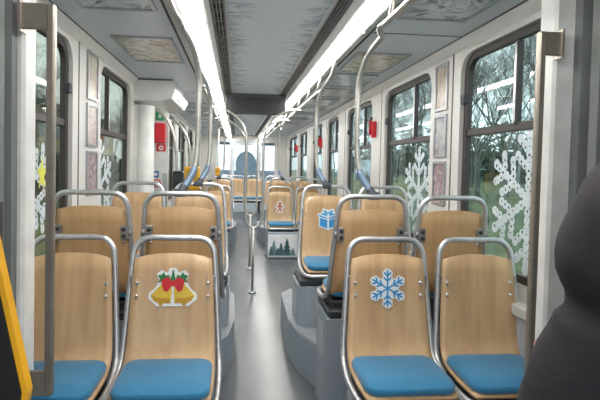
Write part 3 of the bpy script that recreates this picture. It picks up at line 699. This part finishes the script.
# ------------------------------------------------------------------ white painted window snowflakes
def bead_flake(s, y, z, R, label, sq=1.0, extra=False):
    X = s * 1.285; m = MB(); ey = (0, -s, 0)
    rnd = random.Random(int(y * 100))
    def disc(a, b, r, hollow=True):
        th = .0015 + rnd.random() * .0015
        if hollow: m.ring([(p[0], p[1] * 1.05) for p in circ(r, 12, a, b)], circ(r * .38, 12, a, b), th, ICE, (X, y, z), ey, (0, 0, 1))
        else: m.prism(circ(r, 10, a, b), th, ICE, (X, y, z), ey, (0, 0, 1))
    for k in range(6):
        a = PI / 2 + k * PI / 3; c, sn = math.cos(a), math.sin(a)
        t = .06
        while t < 1.0:
            disc(c * R * t, sn * R * t, R * .072); disc(c * R * t + rnd.uniform(-1, 1) * R * .04, sn * R * t + rnd.uniform(-1, 1) * R * .04, R * .03, False); t += .12
        disc(c * R, sn * R, R * .085)
        for t, l in ((.42, .34), (.70, .30)):
            for q in (-1, 1):
                b = a + q * PI / 3.4; u = .13
                while u <= l + .01:
                    disc(R * (c * t + math.cos(b) * u), R * (sn * t + math.sin(b) * u), R * .07); disc(R * (c * t + math.cos(b) * (u + .04)), R * (sn * t + math.sin(b) * (u + .04)), R * .022, False); u += .11
                disc(R * (c * t + math.cos(b) * l), R * (sn * t + math.sin(b) * l), R * .068)
    tag(m.build('window_snowflake'), label, 'snowflake decal', 'white snowflake decals on the windows')
bead_flake(1, 2.28, 1.27, .345, 'large white bubbly snowflake decal on the nearest right window')
bead_flake(1, 3.74, 1.22, .33, 'white bubbly snowflake decal on the second right window')
bead_flake(-1, 3.85, 1.22, .33, 'white bubbly snowflake decal on the left window before the door post')
bead_flake(-1, 2.52, 1.26, .34, 'white bubbly snowflake decal on the nearest left window')
m = MB(); YL = mat('star_yellow', (226, 226, 90), .5); st = []
for k in range(10): a = PI / 2 + k * PI / 5; q = .07 if k % 2 == 0 else .03; st.append((q * math.cos(a), q * 1.4 * math.sin(a)))
m.prism(st, .002, YL, (-1.282, 2.72, 1.34), (0, 1, 0), (0, 0, 1)); tag(m.build('window_star'), 'yellow green star decal on the nearest left window', 'star decal')
m = MB(); dm = mat('dark_tag', (60, 66, 62), .5); m.prism([(0, .06), (-.035, 0), (0, -.06), (.035, 0)], .003, dm, (1.278, 2.66, 1.12), (0, -1, 0), (0, 0, 1)); tag(m.build('window_tag'), 'small dark diamond tag on nearest right window left of snowflake', 'window tag')

# ------------------------------------------------------------------ near-left validator housing
e = empty('ticket_machine', (-.580, .85, 0), label='black faced ticket machine with thick yellow rim at the lower left', cat='ticket machine')
out = [(-.30, .38), (-.085, .38), (-.0, -.03), (-.004, -.06), (-.03, -.08), (-.30, -.08)]
m = MB(); m.prism(out, .022, YEL, (.02, .022, 1.04), (1, 0, 0), (0, 0, 1)); m.build('housing', e)
inn = [(-.30, .37), (-.093, .37), (-.009, -.03), (-.012, -.055), (-.033, -.072), (-.30, -.072)]
m = MB(); m.prism(inn, .003, BLACKP, (.02, .0, 1.04), (1, 0, 0), (0, 0, 1)); m.build('face_plate', e)
m = MB(); m.box((-.10, -.006, 1.08), (-.05, -.003, 1.12), WHITE); m.build('label_plate', e)
m = MB(); m.box((-.28, .024, .98), (-.06, .10, 1.36), DARK, .02); m.box((-.26, .005, 0), (-.2, .055, .97), DARK, .01); m.build('stand', e)

# ------------------------------------------------------------------ person in a dark padded jacket
JACK = mat('jacket', (38, 33, 40), .85, c2=(29, 26, 32), scale=(14, 14, 20), bump=.4)
TROU = mat('trousers', (40, 42, 50), .8); SKIN = mat('skin', (214, 170, 146), .5); HAIR = mat('hair', (70, 52, 40), .6); SHOE = mat('shoe', (30, 28, 28), .5)
def skin_obj(name, pts, edges, rad, mt, parent, sub=2, root=0):
    me = bpy.data.meshes.new(name); me.from_pydata(pts, edges, []); me.materials.append(mt)
    o = bpy.data.objects.new(name, me); C.objects.link(o); o.parent = parent
    md = o.modifiers.new('skin', 'SKIN'); md.use_smooth_shade = True
    if not me.skin_vertices: me.attributes.new('skin', 'FLOAT', 'POINT') if False else None
    bpy.context.view_layer.objects.active = o; 
    if not me.skin_vertices: bpy.ops.mesh.customdata_skin_add()
    for i, r in enumerate(rad):
        me.skin_vertices[0].data[i].radius = r if isinstance(r, tuple) else (r, r); me.skin_vertices[0].data[i].use_root = (i == root)
    sb = o.modifiers.new('sub', 'SUBSURF'); sb.levels = sub; sb.render_levels = sub
    return o
PX, PY = .89, .85
pe = empty('person', (PX, PY, 0), label='person in dark padded jacket standing at the right edge, near the camera', cat='person')
body = [(0, 0, .98), (0, 0, 1.12), (0, 0, 1.30), (0, 0, 1.44), (0, -.01, 1.53), (0, .02, 1.62), (0, .03, 1.70),
        (-.10, 0, .90), (-.11, .01, .50), (-.11, 0, .09), (-.12, .14, .05), (.10, 0, .90), (.11, .01, .50), (.11, 0, .09), (.12, .14, .05)]
bedg = [(0, 1), (1, 2), (2, 3), (3, 4), (4, 5), (5, 6), (0, 7), (7, 8), (8, 9), (9, 10), (0, 11), (11, 12), (12, 13), (13, 14)]
brad = [(.15, .12), (.145, .115), (.17, .125), (.11, .08), (.055, .055), (.075, .09), (.07, .085), .09, .06, .042, .036, .09, .06, .042, .036]
b_ = skin_obj('body', body, bedg, brad, TROU, pe, 2)
jb = [(0, 0, .84), (0, 0, 1.0), (0, 0, 1.2), (0, 0, 1.36), (0, 0, 1.47), (-.17, 0, 1.37), (.10, 0, 1.37)]
je = [(0, 1), (1, 2), (2, 3), (3, 4), (3, 5), (3, 6)]
jr = [(.2, .17), (.19, .16), (.2, .16), (.17, .13), (.085, .09), .12, .12]
skin_obj('jacket', jb, je, jr, JACK, pe, 3)
def loft(m, pts, rad, mt, n=28):
    P = smooth_path(pts, 6); N = len(P); vs = []; fs = []; up = Vector((0, 1, 0)); k = (len(rad) - 1) / (N - 1)
    for i in range(N):
        t = (P[min(i + 1, N - 1)] - P[max(i - 1, 0)]).normalized(); a = (up - t * up.dot(t)).normalized(); b = t.cross(a); up = a
        q = i * k; lo = min(int(q), len(rad) - 2); f_ = q - lo; f_ = f_ * f_ * (3 - 2 * f_); r = rad[lo] * (1 - f_) + rad[lo + 1] * f_
        for j in range(n):
            g = 2 * PI * j / n; w_ = r * (1 + .02 * math.sin(3 * g + i)); vs.append(P[i] + a * math.cos(g) * w_ + b * math.sin(g) * w_)
    for i in range(N - 1):
        for j in range(n): fs.append((i * n + j, i * n + (j + 1) % n, (i + 1) * n + (j + 1) % n, (i + 1) * n + j))
    fs += [tuple(range(n))[::-1], tuple((N - 1) * n + j for j in range(n))]
    m.add(vs, fs, mt, True)
for s in (-1, 1):
    out = 1.04 if s < 0 else .42
    m = MB(); loft(m, [(s * (.13 if s < 0 else .05), 0, 1.42), (s * (.23 if s < 0 else .10), 0, 1.395), (s * (.29 if s < 0 else .14), 0, 1.33), (s * .31 * out, 0, 1.24), (s * .31 * out, 0, 1.12), (s * .345 * out, .01, 1.0), (s * .37 * out, .03, .88), (s * .34 * out, .12, .85), (s * (.22 if s < 0 else .17), .25, .90)],
        [.06, .11, .125, .125, .127, .127, .104, .126, .128, .132, .12, .10, .075, .05], JACK)
    m.build('sleeve', pe)
# head with face and hair
def ell(c, r, mt, m, nu=20, nv=12, f=None):
    vs = []; fs = []
    for j in range(nv + 1):
        th = PI * j / nv
        for i in range(nu):
            ph = 2 * PI * i / nu; p = [math.sin(th) * math.cos(ph), math.sin(th) * math.sin(ph), math.cos(th)]
            vs.append(tuple(c[k] + r[k] * p[k] for k in range(3)))
    for j in range(nv):
        for i in range(nu): fs.append((j * nu + i, (j + 1) * nu + i, (j + 1) * nu + (i + 1) % nu, j * nu + (i + 1) % nu))
    m.add(vs, fs, mt, True)
m = MB(); ell((0, .03, 1.645), (.076, .095, .115), SKIN, m); ell((0, .125, 1.64), (.013, .02, .02), SKIN, m, 10, 8)
for s in (-1, 1): ell((s * .078, .02, 1.64), (.01, .02, .032), SKIN, m, 10, 8); ell((s * .03, .117, 1.665), (.012, .008, .007), WHITE, m, 10, 8); ell((s * .03, .123, 1.665), (.005, .004, .005), BLACKP, m, 8, 6)
ell((0, .118, 1.59), (.025, .008, .007), mat('lips', (180, 100, 96), .5), m, 10, 8); m.cyl((0, .01, 1.44), (0, .02, 1.58), .05, SKIN); m.build('head', pe)
m = MB(); ell((0, .005, 1.675), (.088, .10, .115), HAIR, m); m.build('hair', pe)
for s, wx, wy, wz in ((-1, -.19, .30, .95), (1, .22, .27, .84)):
    pts = [(wx, wy - .06, wz), (wx, wy, wz), (wx, wy + .05, wz)]; ed = [(0, 1), (1, 2)]; rd = [.026, (.034, .02), (.036, .018)]
    for k, (ox, l) in enumerate(((-.03, .065), (-.01, .075), (.011, .07), (.03, .055))):
        a = len(pts); pts += [(wx + ox, wy + .075, wz), (wx + ox, wy + .075 + l * .5, wz - .012), (wx + ox, wy + .075 + l * .8, wz - .04)]; ed += [(2, a), (a, a + 1), (a + 1, a + 2)]; rd += [.0095, .0085, .007]
    a = len(pts); pts += [(wx - s * .045, wy + .02, wz - .01), (wx - s * .06, wy + .055, wz - .025)]; ed += [(1, a), (a, a + 1)]; rd += [.011, .009]
    skin_obj('hand', pts, ed, rd, SKIN, pe, 2)
for s in (-1, 1):
    m = MB(); ell((s * .115, .06, .05), (.05, .14, .05), SHOE, m); m.build('shoe', pe)

# ------------------------------------------------------------------ outside
GRASS = mat('grass', (112, 122, 88), .9, c2=(78, 90, 66), scale=(1.2, 1.2, 1.2), detail=8, pos=(.3, .7))
ASPH = mat('asphalt', (120, 122, 126), .9)
g = MB()
for s in (-1, 1):
    xs = [1.5, 3, 5, 8, 12, 20, 60]; zs = [-.4, -.35, -.1, .3, .65, .9, 1.6] if s > 0 else [-.4, -.38, -.3, -.2, -.1, 0, .6]
    vs = [(s * x, y, z) for x, z in zip(xs, zs) for y in (-15, 90)]
    g.add(vs, [(2 * i, 2 * i + 1, 2 * i + 3, 2 * i + 2) for i in range(len(xs) - 1)], GRASS if s > 0 else GRASS)
g.add([(-1.5, -15, -.4), (1.5, -15, -.4), (1.5, 90, -.4), (-1.5, 90, -.4)], [(0, 1, 2, 3)], ASPH)
tag(g.build('ground'), kind='structure')
BARK = mat('bark', (126, 126, 122), .9, c2=(104, 104, 102)); BARKP = mat('pale_bark', (176, 176, 172), .9, c2=(140, 140, 138))
def tree_mesh(seed, mt, H=7.5, depth=7):
    rnd = random.Random(seed); m = MB()
    def grow(p, d, l, r, k):
        q = p + d * l
        m.add(*seg(p, q, r, r * .68), mt)
        if k == 0: return
        for i in range(rnd.choice((2, 3, 3)) if k > 1 else 3):
            a = rnd.uniform(0, 2 * PI); t = rnd.uniform(.3, .75)
            o = Vector((math.cos(a), math.sin(a), 0)) if abs(d.z) > .7 else Vector((rnd.uniform(-1, 1), rnd.uniform(-1, 1), rnd.uniform(-.3, 1)))
            nd = (d + o * t + Vector((0, 0, .12))).normalized(); st = p + d * l * rnd.uniform(.55, 1)
            grow(st if i else q, nd, l * rnd.uniform(.66, .85), r * .62, k - 1)
    def seg(p, q, a, b):
        d = (q - p).normalized(); u = d.orthogonal().normalized(); v = d.cross(u)
        vs = [c + (u * math.cos(2 * PI * i / 3) + v * math.sin(2 * PI * i / 3)) * w_ for c, w_ in ((p, a), (q, b)) for i in range(3)]
        return vs, [(i, (i + 1) % 3, 3 + (i + 1) % 3, 3 + i) for i in range(3)]
    grow(Vector((0, 0, -.3)), Vector((rnd.uniform(-.08, .08), rnd.uniform(-.08, .08), 1)).normalized(), H * .27, H * .0100, depth)
    return m
protos = []
for k in range(4):
    o = tree_mesh(20 + k, BARKP if k == 1 else BARK).build('bare_tree'); protos.append(o)
rnd = random.Random(5); fresh = set(); cnt = 0
def gz(x):
    xs = [1.5, 3, 5, 8, 12, 20, 60]; zs = [-.4, -.35, -.1, .3, .65, .9, 1.6] if x > 0 else [-.4, -.38, -.3, -.2, -.1, 0, .6]
    a = abs(x)
    for i in range(6):
        if a <= xs[i + 1]: return zs[i] + (zs[i + 1] - zs[i]) * (a - xs[i]) / (xs[i + 1] - xs[i])
    return zs[-1]
spots = []
for i in range(34): spots.append((rnd.uniform(8.5, 15), 5 + i * 1.5 + rnd.uniform(-1, 1), rnd.uniform(.85, 1.3)))
for i in range(22): spots.append((rnd.uniform(6.5, 12), 4.5 + i * .8 + rnd.uniform(-1, 1), rnd.uniform(.7, 1.1)))
for i in range(18): spots.append((-rnd.uniform(6, 10), 5 + i * 2.0 + rnd.uniform(-1, 1), rnd.uniform(.7, 1.1)))
for i, (x, y, k) in enumerate(spots):
    p = protos[i % 4]; o = p if p.name not in fresh else p.copy()
    if p.name in fresh: C.objects.link(o)
    fresh.add(p.name)
    o.location = (x, y, gz(x)); o.scale = (k, k, k); o.rotation_euler.z = rnd.uniform(0, 6.28)
    tag(o, 'leafless tree with fine twigs outside the %s windows' % ('right' if x > 0 else 'left'), 'tree', 'bare trees outside the %s windows' % ('right' if x > 0 else 'left'))
# woodland thicket behind, uncountable
def thicket(x, y0, y1, h, seed, label, col):
    rn = random.Random(seed); m = MB(); y = y0
    while y < y1:
        xx = x + rn.uniform(-1.5, 1.5); hh = h * rn.uniform(.6, 1.15); z0 = gz(xx); 
        for k in range(46):
            a = rn.uniform(0, 2 * PI); rad = rn.uniform(0, .9); px, py, pz = xx + rad * math.cos(a), y + rad * math.sin(a), z0 + hh * rn.uniform(.0, 1) * (1 - rad * .3)
            s_ = rn.uniform(.10, .30); d1 = Vector((rn.uniform(-1, 1), rn.uniform(-1, 1), rn.uniform(-1, 1))).normalized() * s_; d2 = d1.orthogonal().normalized() * s_ * .6
            c = Vector((px, py, pz)); m.add([c - d1, c + d2, c + d1, c - d2], [(0, 1, 2, 3)], col)
        y += .45
    tag(m.build('thicket'), label, 'bushes', kind='stuff')
THK = mat('thicket_green', (74, 90, 72), .9, c2=(54, 68, 56), scale=(1, 1, 1)); THK2 = mat('thicket_brown', (104, 108, 100), .9, c2=(82, 88, 82), scale=(1, 1, 1))
thicket(15, 3, 60, 2.6, 1, 'dense dark green bushes beyond the grass on the right', THK)
thicket(17, 3, 60, 4.6, 2, 'grey brown undergrowth behind the right hand bushes', THK2)
thicket(-9.5, 3, 50, 2.0, 3, 'dark bushes outside the left windows', THK)
# building on the left
e = empty('building', (-13, 24, -.3), label='beige building seen through the left windows', cat='building')
BW = mat('building_wall', (196, 180, 140), .8, c2=(180, 164, 126), scale=(.5, .5, .5)); BG = mat('building_glass', (90, 106, 116), .2); BR = mat('building_roof', (110, 100, 96), .8)
m = MB(); m.box((-4, -18, 0), (0, 26, 5.2), BW); m.build('wall', e)
m = MB(); m.box((-4.3, -18.3, 5.2), (.4, 26.3, 5.6), BR); m.build('roof', e)
for k in range(14):
    for z in (.9, 3.2):
        m = MB(); y = -16.5 + k * 3; m.box((0, y, z), (.06, y + 1.7, z + 1.4), BG, .02); m.build('window', e)
# parked car on the right
CARP = mat('car_paint', (178, 200, 224), .25, coat=.5)
e = empty('car', (9.8, 34, gz(9.8)), label='pale blue car parked outside beyond the right windows', cat='car')
prof = [(-2.1, .3), (2.1, .3), (2.15, .7), (1.9, .85), (1.1, .95), (.5, 1.42), (-1.0, 1.45), (-1.7, 1.0), (-2.1, .9)]
m = MB(); m.prism(prof, 1.7, CARP, (-.85, 0, 0), (0, 1, 0), (0, 0, 1)); m.build('body', e)
m = MB(); m.prism([(-1.35, 1.0), (.85, .98), (.42, 1.34), (-.95, 1.37)], 1.72, BG, (-.86, 0, 0), (0, 1, 0), (0, 0, 1)); m.prism([(-.7, .95), (.7, .95), (.6, 1.36), (-.6, 1.36)], .02, BG, (0, -1.62, 0), (1, 0, 0), (0, .3, 1)); m.build('windows', e)
for wx in (-.8, .8):
    for wy in (-1.3, 1.3): m = MB(); m.cyl((wx - .1, wy, .32), (wx + .1, wy, .32), .32, BLACKP, 20); m.build('wheel', e)
